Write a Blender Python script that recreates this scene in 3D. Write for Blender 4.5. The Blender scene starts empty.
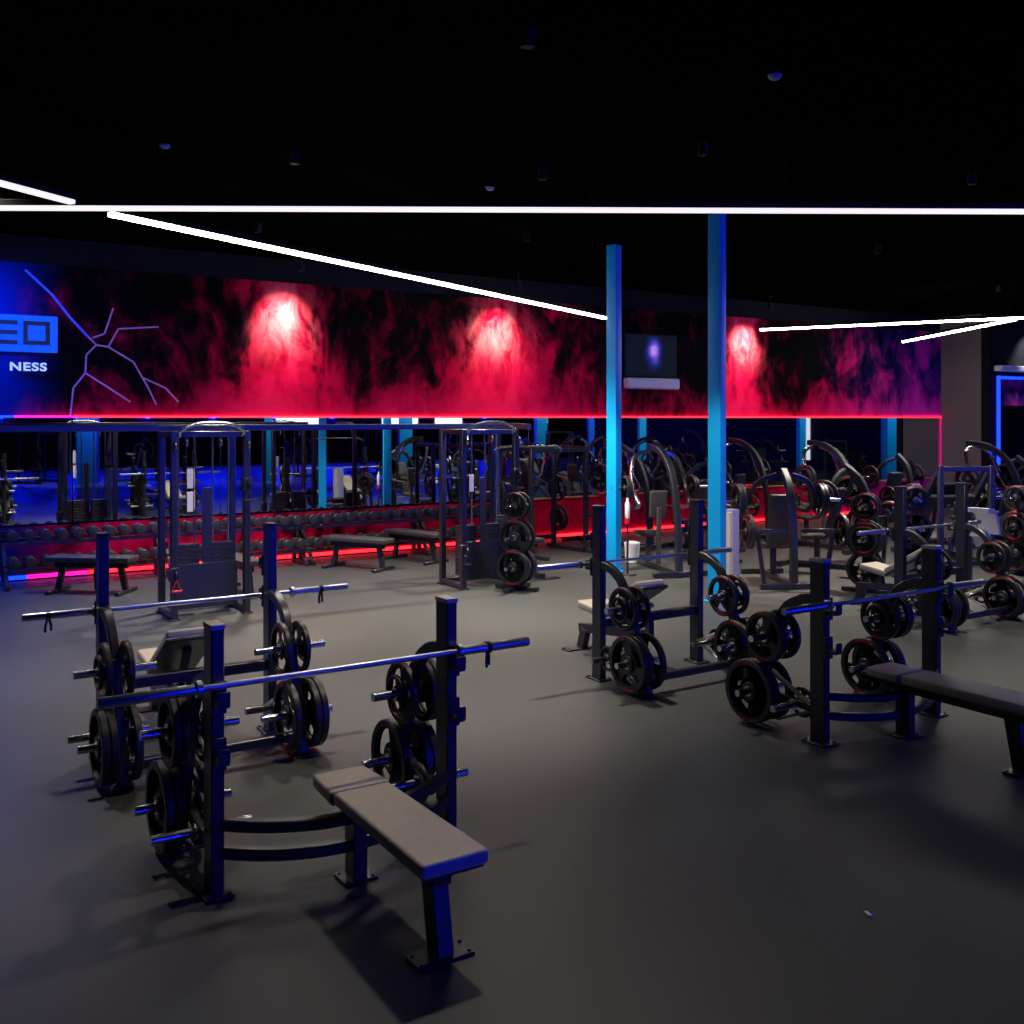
import bpy, bmesh, math, random
from mathutils import Vector, Matrix, Euler
random.seed(7)
C = bpy.context.scene.collection
PI = math.pi
TH = math.atan(.645)                                  # the room is turned against the view by this angle
U = Vector((math.cos(TH), math.sin(TH), 0)); N = Vector((-math.sin(TH), math.cos(TH), 0))
WALL_N = 14.96; CEIL = 4.67; CAMH = 2.2; HOR = 418
def uv(u, n, z=0): return U*u + N*n + Vector((0, 0, z))
def at(px, y, h=0):                                   # point seen at pixel column px, at distance y, at height h
    return Vector(((px-512)/1000*y, y, h))
def wu(px):                                           # wall coordinate u seen at pixel column px
    r = (px-512)/1000; z = WALL_N/math.cos(TH)/(1-.645*r)
    return (Vector((r*z, z, 0))).dot(U)

# ------------------------------------------------------------------ materials
def mat(name, col, rough=.5, metal=0, spec=.5, emit=None, es=0, coat=0, noise=None, bump=None):
    m = bpy.data.materials.new(name); m.use_nodes = True
    nt = m.node_tree; b = nt.nodes['Principled BSDF']
    b.inputs['Base Color'].default_value = (*col, 1); b.inputs['Roughness'].default_value = rough
    b.inputs['Metallic'].default_value = metal; b.inputs['Specular IOR Level'].default_value = spec
    b.inputs['Coat Weight'].default_value = coat; b.inputs['Coat Roughness'].default_value = .25
    if emit: b.inputs['Emission Color'].default_value = (*emit, 1); b.inputs['Emission Strength'].default_value = es
    tc = nt.nodes.new('ShaderNodeTexCoord')
    if noise:
        sc, amt = noise
        n = nt.nodes.new('ShaderNodeTexNoise'); n.inputs['Scale'].default_value = sc; n.inputs['Detail'].default_value = 4
        nt.links.new(tc.outputs['Object'], n.inputs['Vector'])
        mx = nt.nodes.new('ShaderNodeMix'); mx.data_type = 'RGBA'
        mx.inputs[6].default_value = (*[c*(1-amt) for c in col], 1); mx.inputs[7].default_value = (*[min(1, c*(1+amt)) for c in col], 1)
        nt.links.new(n.outputs['Fac'], mx.inputs[0]); nt.links.new(mx.outputs[2], b.inputs['Base Color'])
    if bump:
        sc, st = bump
        n = nt.nodes.new('ShaderNodeTexNoise'); n.inputs['Scale'].default_value = sc; n.inputs['Detail'].default_value = 3
        nt.links.new(tc.outputs['Object'], n.inputs['Vector'])
        bp = nt.nodes.new('ShaderNodeBump'); bp.inputs['Strength'].default_value = st; bp.inputs['Distance'].default_value = .01
        nt.links.new(n.outputs['Fac'], bp.inputs['Height']); nt.links.new(bp.outputs['Normal'], b.inputs['Normal'])
    return m
M = {}
M['frame'] = mat('black_powder_coat', (.013, .014, .017), .36, 0, .55, noise=(60, .2), coat=.25)
M['frame2'] = mat('charcoal_powder_coat', (.018, .02, .025), .42, 0, .5, noise=(60, .2))
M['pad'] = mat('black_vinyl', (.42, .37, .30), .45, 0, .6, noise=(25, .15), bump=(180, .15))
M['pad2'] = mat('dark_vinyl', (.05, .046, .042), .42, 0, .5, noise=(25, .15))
M['padside'] = mat('black_vinyl_side', (.02, .02, .022), .4, 0, .5, noise=(25, .15))
M['steel'] = mat('polished_steel', (.62, .62, .64), .22, 1, noise=(40, .06))
M['bar'] = mat('barbell_steel', (.42, .45, .53), .33, 1, noise=(80, .08))
M['brace'] = mat('bright_steel_brace', (.75, .74, .7), .35, .8, noise=(40, .06))
M['rubber'] = mat('black_rubber', (.014, .014, .015), .42, 0, .5, noise=(50, .2))
M['cap'] = mat('grey_plastic_cap', (.6, .56, .5), .5, noise=(30, .1))
M['red'] = mat('red_marking', (.5, .01, .03), .45, noise=(30, .1))
M['white'] = mat('white_plastic', (.75, .75, .74), .4, noise=(20, .04))
M['beige'] = mat('beige_plastic', (.55, .47, .38), .5, noise=(20, .06))
M['lilac'] = mat('lilac_grey_plastic', (.3, .3, .48), .5, noise=(20, .06))
M['grey'] = mat('grey_wall_paint', (.15, .142, .125), .7, noise=(3, .08), bump=(60, .1))
M['dark'] = mat('dark_wall_paint', (.004, .0045, .006), .7, 0, .15, noise=(3, .2))
M['ceil'] = mat('black_ceiling_paint', (.0016, .0021, .0021), .9, 0, .0, noise=(1.2, .3), bump=(30, .2))
M['cyan'] = mat('cyan_column_paint', (.0, .40, .86), .45, noise=(4, .05))
M['blue'] = mat('blue_column_paint', (.0, .15, .9), .45, noise=(4, .05))
M['warm_reflection'] = mat('warm_reflection_trim', (.8, .35, .12), .4, noise=(10, .1))  # amber colour stands for the warm reflection along the mirror edge
M['housing'] = mat('light_housing_black', (.006, .006, .006), .6, 0, .2, noise=(10, .1))
M['orange'] = mat('warm_wood_door', (.5, .22, .08), .5, noise=(8, .3))
M['light'] = mat('strip_light_diffuser', (.9, .9, .9), .5, emit=(1, .94, .83), es=34)
M['light2'] = mat('dim_strip_light_diffuser', (.9, .9, .9), .5, emit=(1, .95, .9), es=.95)
M['ledred'] = mat('red_led', (.8, .1, .1), .5, emit=(1, .012, .022), es=4)
M['ledmag'] = mat('magenta_led', (.8, .1, .6), .5, emit=(1, .006, .22), es=2.2)
M['ledcorner'] = mat('dim_magenta_led', (.4, .02, .2), .5, emit=(.75, .005, .2), es=.6)
M['ledblue'] = mat('blue_led', (.1, .1, .8), .5, emit=(.004, .04, 1), es=2.6)
M['tubeblue'] = mat('blue_tube', (.1, .1, .8), .5, emit=(.0008, .008, 1), es=290)
M['tubewin'] = mat('frosted_lit_panel', (.8, .8, .8), .5, emit=(.8, .9, 1), es=2.5)
M['signblue'] = mat('sign_backlight', (.0, .06, .3), .5, emit=(.0, .09, 1), es=.8)
M['signtext'] = mat('sign_small_letters', (.6, .7, .9), .5, emit=(.45, .6, 1), es=.7)
M['signdark'] = mat('sign_letters', (.004, .01, .03), .4, noise=(10, .1))
M['bolt_pink'] = mat('lightning_paint_pink', (.85, .33, .5), .5, noise=(2, .2))
M['bolt_blue'] = mat('lightning_paint_blue', (.08, .22, .75), .5, noise=(2, .2))
M['mirror'] = mat('mirror_glass', (.55, .6, .64), .015, 1)

def floor_mat():
    m = mat('rubber_floor', (.05, .05, .052), .5, 0, .45)
    nt = m.node_tree; b = nt.nodes['Principled BSDF']; tc = nt.nodes.new('ShaderNodeTexCoord')
    n = nt.nodes.new('ShaderNodeTexNoise'); n.inputs['Scale'].default_value = .35; n.inputs['Detail'].default_value = 8
    n2 = nt.nodes.new('ShaderNodeTexNoise'); n2.inputs['Scale'].default_value = 90; n2.inputs['Detail'].default_value = 3
    for k in (n, n2): nt.links.new(tc.outputs['Object'], k.inputs['Vector'])
    add = nt.nodes.new('ShaderNodeMath'); add.operation = 'MULTIPLY_ADD'; add.inputs[1].default_value = .35
    nt.links.new(n2.outputs['Fac'], add.inputs[0]); nt.links.new(n.outputs['Fac'], add.inputs[2])
    r = nt.nodes.new('ShaderNodeValToRGB'); r.color_ramp.elements[0].position = .45; r.color_ramp.elements[1].position = .9
    r.color_ramp.elements[0].color = (.039, .045, .047, 1); r.color_ramp.elements[1].color = (.066, .069, .064, 1)
    nt.links.new(add.outputs[0], r.inputs[0]); nt.links.new(r.outputs[0], b.inputs['Base Color'])
    rr = nt.nodes.new('ShaderNodeMapRange'); rr.inputs[3].default_value = .42; rr.inputs[4].default_value = .58
    nt.links.new(n.outputs['Fac'], rr.inputs[0]); nt.links.new(rr.outputs[0], b.inputs['Roughness'])
    return m
M['floor'] = floor_mat()

class NG:                                             # tiny helper for math node graphs
    def __init__(s, nt): s.nt = nt
    def m(s, op, *a, clamp=False):
        n = s.nt.nodes.new('ShaderNodeMath'); n.operation = op; n.use_clamp = clamp
        for i, v in enumerate(a):
            if isinstance(v, (int, float)): n.inputs[i].default_value = v
            else: s.nt.links.new(v, n.inputs[i])
        return n.outputs[0]
    def smooth(s, v, a, b):
        n = s.nt.nodes.new('ShaderNodeMapRange'); n.interpolation_type = 'SMOOTHSTEP'
        n.inputs[1].default_value = a; n.inputs[2].default_value = b; s.nt.links.new(v, n.inputs[0]); return n.outputs[0]

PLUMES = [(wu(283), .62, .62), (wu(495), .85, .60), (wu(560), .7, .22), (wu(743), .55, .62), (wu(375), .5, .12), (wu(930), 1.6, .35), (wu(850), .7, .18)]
def mural_mat(name, h0, h1, bias=0.0, plumes=True):
    m = mat(name, (.5, .0, .03), .7, 0, .04)
    nt = m.node_tree; b = nt.nodes['Principled BSDF']; g = NG(nt); tc = nt.nodes.new('ShaderNodeTexCoord')
    sp = nt.nodes.new('ShaderNodeSeparateXYZ'); nt.links.new(tc.outputs['Object'], sp.inputs[0]); x, z = sp.outputs[0], sp.outputs[2]
    def noise(sc, det, dist, stretch=.7):
        mp = nt.nodes.new('ShaderNodeMapping'); mp.inputs['Scale'].default_value = (1, 1, stretch)
        nt.links.new(tc.outputs['Object'], mp.inputs[0])
        n = nt.nodes.new('ShaderNodeTexNoise'); n.inputs['Scale'].default_value = sc; n.inputs['Detail'].default_value = det; n.inputs['Distortion'].default_value = dist
        n.inputs['Roughness'].default_value = .62
        nt.links.new(mp.outputs[0], n.inputs['Vector']); return n.outputs['Fac']
    n1, n2 = noise(1.1, 8, .9), noise(3.2, 6, .5, .5)
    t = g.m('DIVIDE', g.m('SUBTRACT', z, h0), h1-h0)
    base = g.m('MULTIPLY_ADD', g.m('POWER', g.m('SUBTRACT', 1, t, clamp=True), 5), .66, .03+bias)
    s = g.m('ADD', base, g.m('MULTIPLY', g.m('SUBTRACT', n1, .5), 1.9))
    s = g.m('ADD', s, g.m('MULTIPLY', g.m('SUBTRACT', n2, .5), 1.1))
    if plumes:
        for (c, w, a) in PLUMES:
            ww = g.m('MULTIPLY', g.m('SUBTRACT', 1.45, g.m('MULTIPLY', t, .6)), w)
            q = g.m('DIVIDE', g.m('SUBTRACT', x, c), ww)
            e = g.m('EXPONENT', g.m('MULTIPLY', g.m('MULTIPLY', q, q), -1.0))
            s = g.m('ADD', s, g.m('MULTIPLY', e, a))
    r = nt.nodes.new('ShaderNodeValToRGB'); cr = r.color_ramp
    cr.elements[0].position = 0; cr.elements[0].color = (.002, .0015, .002, 1)
    cr.elements[1].position = 1; cr.elements[1].color = (.92, .01, .08, 1)
    for p, c in ((.13, (.02, .001, .005, 1)), (.3, (.13, .0, .012, 1)), (.5, (.55, .002, .035, 1)), (.75, (.8, .004, .06, 1))):
        e = cr.elements.new(p); e.color = c
    nt.links.new(s, r.inputs[0])
    # pale spotlight glare painted into the print at the plume centres
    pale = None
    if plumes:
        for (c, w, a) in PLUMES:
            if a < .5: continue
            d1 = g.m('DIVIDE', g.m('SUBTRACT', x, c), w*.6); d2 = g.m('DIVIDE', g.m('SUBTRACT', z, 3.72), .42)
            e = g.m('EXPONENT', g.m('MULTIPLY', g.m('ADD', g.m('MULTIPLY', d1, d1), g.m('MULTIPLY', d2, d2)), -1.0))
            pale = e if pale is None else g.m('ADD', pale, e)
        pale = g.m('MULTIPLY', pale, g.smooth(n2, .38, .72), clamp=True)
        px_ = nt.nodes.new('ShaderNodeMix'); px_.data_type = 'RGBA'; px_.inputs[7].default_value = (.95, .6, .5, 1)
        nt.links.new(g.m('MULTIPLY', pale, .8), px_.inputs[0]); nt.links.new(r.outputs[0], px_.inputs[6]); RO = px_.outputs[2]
    else: RO = r.outputs[0]
    # printed violet smoke at right end; blue glow painted into colour at far left
    mx = nt.nodes.new('ShaderNodeMix'); mx.data_type = 'RGBA'; mx.blend_type = 'ADD'; mx.inputs[7].default_value = (.02, .03, .35, 1)
    k = g.m('MULTIPLY', g.smooth(x, wu(800), wu(925)), g.m('MULTIPLY', g.m('ADD', s, .15, clamp=True), .8))
    nt.links.new(k, mx.inputs[0]); nt.links.new(RO, mx.inputs[6])
    mx2 = nt.nodes.new('ShaderNodeMix'); mx2.data_type = 'RGBA'; mx2.inputs[7].default_value = (.002, .015, .16, 1)
    nt.links.new(g.smooth(x, wu(70), wu(-5)), mx2.inputs[0]); nt.links.new(mx.outputs[2], mx2.inputs[6])
    nt.links.new(mx2.outputs[2], b.inputs['Base Color'])
    return m

# ------------------------------------------------------------------ mesh builder
class MB:
    def __init__(s): s.bm = bmesh.new()
    def _xf(s, vs, mtx):
        for v in vs: v.co = mtx @ v.co
    def box(s, c, size, rot=(0, 0, 0), bev=.004, seg=1, taper=None):
        r = bmesh.ops.create_cube(s.bm, size=1); vs = r['verts']
        for v in vs:
            v.co = Vector((v.co.x*size[0], v.co.y*size[1], v.co.z*size[2]))
            if taper and v.co.y > 0: v.co.x *= taper
        if bev:
            es = list({e for v in vs for e in v.link_edges})
            rb = bmesh.ops.bevel(s.bm, geom=es, offset=min(bev, min(size)*.49), segments=seg, affect='EDGES', profile=.6)
            vs = list({v for f in rb['faces'] for v in f.verts} | {v for v in vs if v.is_valid})
        m4 = Matrix.Translation(c) @ (rot.to_matrix().to_4x4() if isinstance(rot, Euler) else (rot if isinstance(rot, Matrix) else Euler(rot).to_matrix().to_4x4()))
        s._xf(vs, m4); return s
    def beam(s, p1, p2, w, h, bev=.004, up=Vector((0, 0, 1))):
        p1, p2 = Vector(p1), Vector(p2); d = (p2-p1); L = d.length; z = d.normalized()
        ref = up if abs(z.dot(up)) < .98 else Vector((0, 1, 0))
        x = ref.cross(z).normalized(); y = z.cross(x)     # w across, h along 'up'
        m4 = Matrix((x, y, z)).transposed().to_4x4()
        return s.box((p1+p2)/2, (w, h, L), m4, bev)
    def sweep(s, pts, prof, closed_prof=True, cap=True, sub=0):
        P = [Vector(p) for p in pts]
        if sub:
            Q = []
            for i in range(len(P)-1):
                a, b, c, d = P[max(i-1, 0)], P[i], P[i+1], P[min(i+2, len(P)-1)]
                for k in range(sub):
                    t = k/sub
                    Q.append(.5*((2*b)+(-a+c)*t+(2*a-5*b+4*c-d)*t*t+(-a+3*b-3*c+d)*t**3))
            Q.append(P[-1]); P = Q
        rings = []; up = None
        for i, p in enumerate(P):
            t = ((P[min(i+1, len(P)-1)]-P[max(i-1, 0)])).normalized()
            if up is None:
                up = Vector((0, 0, 1)) if abs(t.z) < .9 else Vector((0, 1, 0))
            x = up.cross(t)
            if x.length < 1e-4: x = Vector((1, 0, 0)).cross(t)
            x.normalize(); y = t.cross(x); up = y
            rings.append([s.bm.verts.new(p + x*a + y*b) for a, b in prof])
        n = len(prof)
        for r0, r1 in zip(rings, rings[1:]):
            for k in range(n): s.bm.faces.new((r0[k], r0[(k+1) % n], r1[(k+1) % n], r1[k]))
        if cap:
            s.bm.faces.new(list(reversed(rings[0]))); s.bm.faces.new(rings[-1])
        return s
    def tube(s, pts, r, seg=10, sub=5):
        if len(pts) == 2: sub = 0
        return s.sweep(pts, [(r*math.cos(2*PI*k/seg), r*math.sin(2*PI*k/seg)) for k in range(seg)], sub=sub)
    def rtube(s, pts, w, h, sub=5):
        b = min(w, h)*.12; w, h = w/2, h/2
        return s.sweep(pts, [(w, h-b), (w-b, h), (-w+b, h), (-w, h-b), (-w, -h+b), (-w+b, -h), (w-b, -h), (w, -h+b)], sub=sub)
    def lathe(s, prof, c=(0, 0, 0), axis='X', seg=32):
        rings = []
        for a, r in prof:
            ring = []
            for k in range(seg):
                t = 2*PI*k/seg; q = (a, r*math.cos(t), r*math.sin(t))
                if axis == 'Y': q = (q[1], q[0], q[2])
                if axis == 'Z': q = (q[1], q[2], q[0])
                ring.append(s.bm.verts.new(Vector(q)+Vector(c)))
            rings.append(ring)
        for r0, r1 in zip(rings, rings[1:]):
            for k in range(seg): s.bm.faces.new((r0[k], r0[(k+1) % seg], r1[(k+1) % seg], r1[k]))
        s.bm.faces.new(rings[0]); s.bm.faces.new(rings[-1]); return s
    def build(s, name, m, parent=None, kind=None, extra=None):
        bmesh.ops.recalc_face_normals(s.bm, faces=s.bm.faces)
        me = bpy.data.meshes.new(name); s.bm.to_mesh(me); s.bm.free()
        me.materials.append(m)
        if extra: me.materials.append(extra)
        for p in me.polygons: p.use_smooth = True
        me.set_sharp_from_angle(angle=math.radians(38))
        o = bpy.data.objects.new(name, me); C.objects.link(o)
        if parent: o.parent = parent
        if kind: o['kind'] = kind
        return o
def thing(name, label, cat, loc=(0, 0, 0), rz=0, group=None):
    o = bpy.data.objects.new(name, None); C.objects.link(o); o.empty_display_size = .1
    o.location = loc; o.rotation_euler = (0, 0, rz); tag(o, label, cat, group); return o
def tag(o, label, cat, group=None):
    o['label'] = label; o['category'] = cat
    if group: o['group'] = group
    return o
def dup(root, loc, rz, label, group=None):
    r = root.copy(); C.objects.link(r); r.location = loc; r.rotation_euler = (root.rotation_euler[0], root.rotation_euler[1], rz); r['label'] = label
    if group: r['group'] = group
    kids = [o for o in KIDS(root)]
    for ch in kids:
        c = ch.copy(); C.objects.link(c); c.parent = r
        for g in KIDS(ch):
            d = g.copy(); C.objects.link(d); d.parent = c
    return r
def KIDS(o): return [c for c in C.objects if c.parent == o]
class Pool:                                           # first use hands out the original, later uses copy it
    def __init__(s, maker): s.maker = maker; s.o = None
    def put(s, loc, rz, label, group=None):
        if s.o is None:
            s.o = s.maker(); o = s.o; o.location = loc; o.rotation_euler = (o.rotation_euler[0], o.rotation_euler[1], rz); o['label'] = label
            if group: o['group'] = group
            s.kids = KIDS(o); s.gk = [KIDS(k) for k in s.kids]; return o
        r = s.o.copy(); C.objects.link(r); r.location = loc; r.rotation_euler = (s.o.rotation_euler[0], s.o.rotation_euler[1], rz); r['label'] = label
        if group: r['group'] = group
        for ch, gks in zip(s.kids, s.gk):
            c = ch.copy(); C.objects.link(c); c.parent = r
            for g in gks:
                d = g.copy(); C.objects.link(d); d.parent = c
        return r

# ------------------------------------------------------------------ the room
U0, U1, NB, N2, UC = -4.0, 34.0, -16.0, 13.68, wu(940)
def slab(name, c, size, m, rz=TH, kind='structure'):
    mb = MB(); mb.box((0, 0, 0), size, bev=0); o = mb.build(name, m); o.location = c; o.rotation_euler = (0, 0, rz)
    if kind: o['kind'] = kind
    return o
cu, cn = (U0+U1)/2, (NB+WALL_N)/2
slab('floor', uv(cu, cn, -.05), (U1-U0+.6, WALL_N-NB+.6, .1), M['floor'])
slab('ceiling', uv(cu, cn, CEIL+.05), (U1-U0+.6, WALL_N-NB+.6, .1), M['ceil'])
slab('wall_front', uv((U0+UC)/2, WALL_N+.1, CEIL/2), (UC-U0, .2, CEIL), M['dark'])
slab('wall_corner', uv(UC+.1, (WALL_N+.2+N2+.2)/2, CEIL/2), (.2, WALL_N-N2, CEIL), M['grey'])
slab('wall_front_right', uv((UC+U1)/2, N2+.1, CEIL/2), (U1-UC, .2, CEIL), M['dark'])
slab('wall_left', uv(U0-.1, cn, CEIL/2), (.2, WALL_N-NB, CEIL), M['dark'])
slab('wall_right', uv(U1+.1, cn, CEIL/2), (.2, WALL_N-NB, CEIL), M['dark'])
slab('wall_back', uv(cu, NB-.1, CEIL/2), (U1-U0, .2, CEIL), M['dark'])
MT, MIR0, MIR1 = 4.30, .76, 2.20
# murals on the wall
def wallpanel(name, u0, u1, z0, z1, n, th, m, bev=0):
    mb = MB(); mb.box(((u0+u1)/2, 0, (z0+z1)/2), (u1-u0, th, z1-z0), bev=bev); o = mb.build(name, m)
    o.location = uv(0, n); o.rotation_euler = (0, 0, TH); return o
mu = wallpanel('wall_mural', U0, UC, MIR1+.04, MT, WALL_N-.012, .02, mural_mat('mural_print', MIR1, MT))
tag(mu, 'wide mural of crimson smoke and lightning above the mirrors', 'mural')
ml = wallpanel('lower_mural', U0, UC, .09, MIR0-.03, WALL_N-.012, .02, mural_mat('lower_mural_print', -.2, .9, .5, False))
tag(ml, 'low band of crimson and black smoke print under the mirrors', 'mural')
def bolt(pts, w, m, name):
    mb = MB(); P = []
    for px, py in pts:
        u = wu(px); r = (px-512)/1000; z = WALL_N/math.cos(TH)/(1-.645*r)
        P.append(Vector((u, -.012, CAMH+(HOR-py)*z/1000)))
    for a, b in zip(P, P[1:]): mb.beam(a, b, w, .006, bev=0, up=Vector((0, 1, 0)))
    return mb.build(name, m, mu)
bolt([(25, 270), (52, 295), (70, 318), (88, 337)], .03, M['bolt_blue'], 'lightning_bolt')
for br in ([(88, 337), (96, 345), (86, 355), (85, 373), (73, 388), (70, 416)], [(96, 345), (108, 347), (133, 362), (148, 388), (156, 405)], [(85, 373), (104, 385), (130, 402)],
           [(92, 338), (104, 334), (108, 323), (113, 308)], [(108, 347), (118, 329), (158, 327)], [(143, 378), (165, 388), (178, 402)]):
    bolt(br, .022, M['bolt_pink'], 'lightning_branch')
# LED strips: one run under the mural, one at the foot of the wall
for nm, lab, z, hh in (('mural_led_strip', 'under the mural', MIR1+.02, .03), ('base_led_strip', 'along the foot of the wall', .05, .05)):
    for mk, cname, a, b in (('ledblue', 'blue', U0, wu(14)), ('ledmag', 'magenta', wu(14), wu(75)), ('ledred', 'red', wu(75), UC)):
        if z < 1: a, b = (a if mk == 'ledblue' else a+.15*(mk != 'ledblue')), b+.15*(mk != 'ledred')
        o = wallpanel(nm, a, b, z-hh/2, z+hh/2, WALL_N-.035, .03, M[mk]); tag(o, f'{cname} stretch of the glowing light line {lab}', 'LED strip')
o = wallpanel('warm_reflection_ledge', wu(505), UC-.02, MIR0-.03, MIR0-.005, WALL_N-.03, .06, M['warm_reflection']); tag(o, 'thin ledge with painted amber reflection along the bottom of the mirrors, right half of wall', 'ledge')
ords = ['first', 'second', 'third', 'fourth', 'fifth', 'sixth', 'seventh', 'eighth', 'ninth', 'tenth', 'eleventh', 'twelfth']
npan = 10; e0 = 0.2; pw = (UC-e0-.06)/npan
for k in range(npan):
    a = e0+k*pw; o = wallpanel('wall_mirror', a+.006, a+pw-.006, MIR0, MIR1, WALL_N-.012, .02, M['mirror'])
    tag(o, f'tall mirror pane under the mural, {ords[k]} pane from the left', 'mirror', 'mirror panes along the mural wall')
o = wallpanel('corner_led_strip', UC-.05, UC-.01, MIR0, MIR1, WALL_N-.035, .03, M['ledcorner']); tag(o, 'vertical magenta light line at the right end of the mirrors', 'LED strip')
# second wall on the far right
m2 = wallpanel('side_mural', UC+.5, U1-.05, MIR1+.3, 3.1, N2-.012, .02, mural_mat('side_mural_print', MIR1, 3.3, .15, False)); tag(m2, 'dark red mural band on the wall at the far right edge', 'mural')
o = wallpanel('wall_mirror', UC+.5, U1-.3, .5, MIR1+.25, N2-.012, .02, M['mirror']); tag(o, 'mirror inside the blue light frame at the far right edge', 'mirror')
fr = thing('led_frame', 'blue light frame around the mirror at the far right edge', 'LED frame', uv(UC+.2, N2-.04), TH)
mb = MB(); mb.box((.12, 0, 1.75), (.1, .04, 2.9), bev=.004); mb.build('upright_strip', M['ledblue'], fr)
mb = MB(); mb.box((4.2, 0, 3.16), (8, .04, .07), bev=.004); mb.build('top_strip', M['ledblue'], fr)
o = wallpanel('wall_unit', UC+.15, UC+3.3, 3.3, 3.44, N2-.12, .2, M['white'], .02); tag(o, 'long white wall unit under the spotlight at the far right edge', 'wall unit')
# screen and white unit above mirrors
sc = thing('wall_screen', 'dark screen showing a violet and blue picture above the white wall unit', 'screen', uv(wu(648), WALL_N-.06, 2.98), TH)
mb = MB(); mb.box((0, 0, .43), (1.35, .07, .84), bev=.01); mb.build('casing', M['housing'], sc)
def screen_mat():
    m = mat('screen_picture', (.003, .003, .006), .6, 0, .08); nt = m.node_tree; b = nt.nodes['Principled BSDF']; g = NG(nt)
    tc = nt.nodes.new('ShaderNodeTexCoord'); sp = nt.nodes.new('ShaderNodeSeparateXYZ'); nt.links.new(tc.outputs['Object'], sp.inputs[0])
    n = nt.nodes.new('ShaderNodeTexNoise'); n.inputs['Scale'].default_value = 4; nt.links.new(tc.outputs['Object'], n.inputs['Vector'])
    d1 = g.m('DIVIDE', g.m('SUBTRACT', sp.outputs[0], .06), .14); d2 = g.m('DIVIDE', g.m('SUBTRACT', sp.outputs[2], .5), .22)
    q = g.m('ADD', g.m('MULTIPLY', d1, d1), g.m('MULTIPLY', d2, d2)); e = g.m('EXPONENT', g.m('MULTIPLY', q, -1))
    e = g.m('MULTIPLY', e, g.m('MULTIPLY', n.outputs['Fac'], 1.6))
    r = nt.nodes.new('ShaderNodeValToRGB'); cr = r.color_ramp; cr.elements[0].color = (.003, .005, .012, 1); cr.elements[0].position = .02; cr.elements[1].color = (.6, .35, .9, 1)
    for p, c in ((.2, (.005, .02, .18, 1)), (.5, (.13, .06, .55, 1))): x = cr.elements.new(p); x.color = c
    nt.links.new(e, r.inputs[0]); nt.links.new(r.outputs[0], b.inputs['Emission Color']); b.inputs['Emission Strength'].default_value = 1
    return m
mb = MB(); mb.box((0, -.04, .43), (1.27, .01, .76), bev=0); mb.build('picture', screen_mat(), sc)
o = wallpanel('wall_unit', wu(622), wu(673), 2.76, 2.97, WALL_N-.12, .2, M['white'], .03); tag(o, 'white wall unit just right of the rear blue column', 'wall unit')
# sign
sg = thing('wall_sign', 'blue backlit sign reading ED and NESS at left edge of mural', 'sign', uv(0, WALL_N-.05), TH)
def text(body, size, x, z, m, parent, name, ext=.012, sx=1.0, y=-.03, bold=0):
    cu_ = bpy.data.curves.new(name, 'FONT'); cu_.body = body; cu_.size = size; cu_.extrude = ext; cu_.align_x = 'RIGHT'; cu_.offset = bold; cu_.space_character = 1.12
    t = bpy.data.objects.new(name, cu_); C.objects.link(t); bpy.context.view_layer.update()
    me = bpy.data.meshes.new_from_object(t.evaluated_get(bpy.context.evaluated_depsgraph_get())); C.objects.unlink(t); bpy.data.objects.remove(t)
    me.materials.clear(); me.materials.append(m)
    mt = Matrix.Translation((x, y, z)) @ Euler((PI/2, 0, 0)).to_matrix().to_4x4() @ Matrix.Diagonal((sx, 1, 1, 1)); me.transform(mt)
    o = bpy.data.objects.new(name, me); C.objects.link(o); o.parent = parent; return o
u57, u50 = wu(57), wu(49)
mb = MB(); mb.box((u57-.75, 0, 3.34), (1.5, .03, .50), bev=.012); mb.build('backlight_panel', M['signblue'], sg)
def glyph(x0, z0, w, h, t, kind):
    mb = MB(); b = lambda xa, za, wa, ha: mb.box((xa+wa/2, -.035, za+ha/2), (wa, .03, ha), bev=.003)
    b(x0, z0, w, t); b(x0, z0+h-t, w, t); b(x0, z0+t+.0005, t, h-2*t-.001)
    if kind == 'E': b(x0+t, z0+h/2-t/2, w-t, t)
    else: b(x0+w-t, z0+t+.0005, t, h-2*t-.001)
    return mb.build('letter', M['signdark'], sg)
lw = .33; glyph(u50-lw, 3.19, lw, .32, .055, 'D'); glyph(u50-2*lw-.07, 3.19, lw, .32, .055, 'E')
text('NESS', .155, wu(46), 2.84, M['signtext'], sg, 'small_lettering', sx=1.25, bold=.004)

# columns
def column(p, w, m, lab):
    t = thing('support_column', lab, 'column', (p.x, p.y, 0), TH+.35, None)
    mb = MB(); mb.box((0, 0, CEIL/2), (w, w, CEIL-.004), bev=.012, seg=2); mb.build('shaft', m, t)
    mb = MB(); mb.box((0, 0, .012), (w+.08, w+.08, .022), bev=.004)
    for a in (-1, 1):
        for b in (-1, 1): mb.lathe([(.023, .008), (.033, .008)], (a*(w/2+.02), b*(w/2+.02), 0), 'Z', 6)
    mb.build('base_plate', m, t); return t
column(at(614, 14.3), .16, M['cyan'], 'bright cyan square column, the rear and left one of the two')
column(at(717, 12.0), .165, M['cyan'], 'bright cyan square column, the nearer and right one of the two')
def virt(px, z):                                      # real place of something whose mirror image is seen at px, at optical distance z
    v = Vector(((px-512)/1000*z, z, 0)); n = v.dot(N); return uv(v.dot(U), 2*WALL_N-n)
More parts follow.
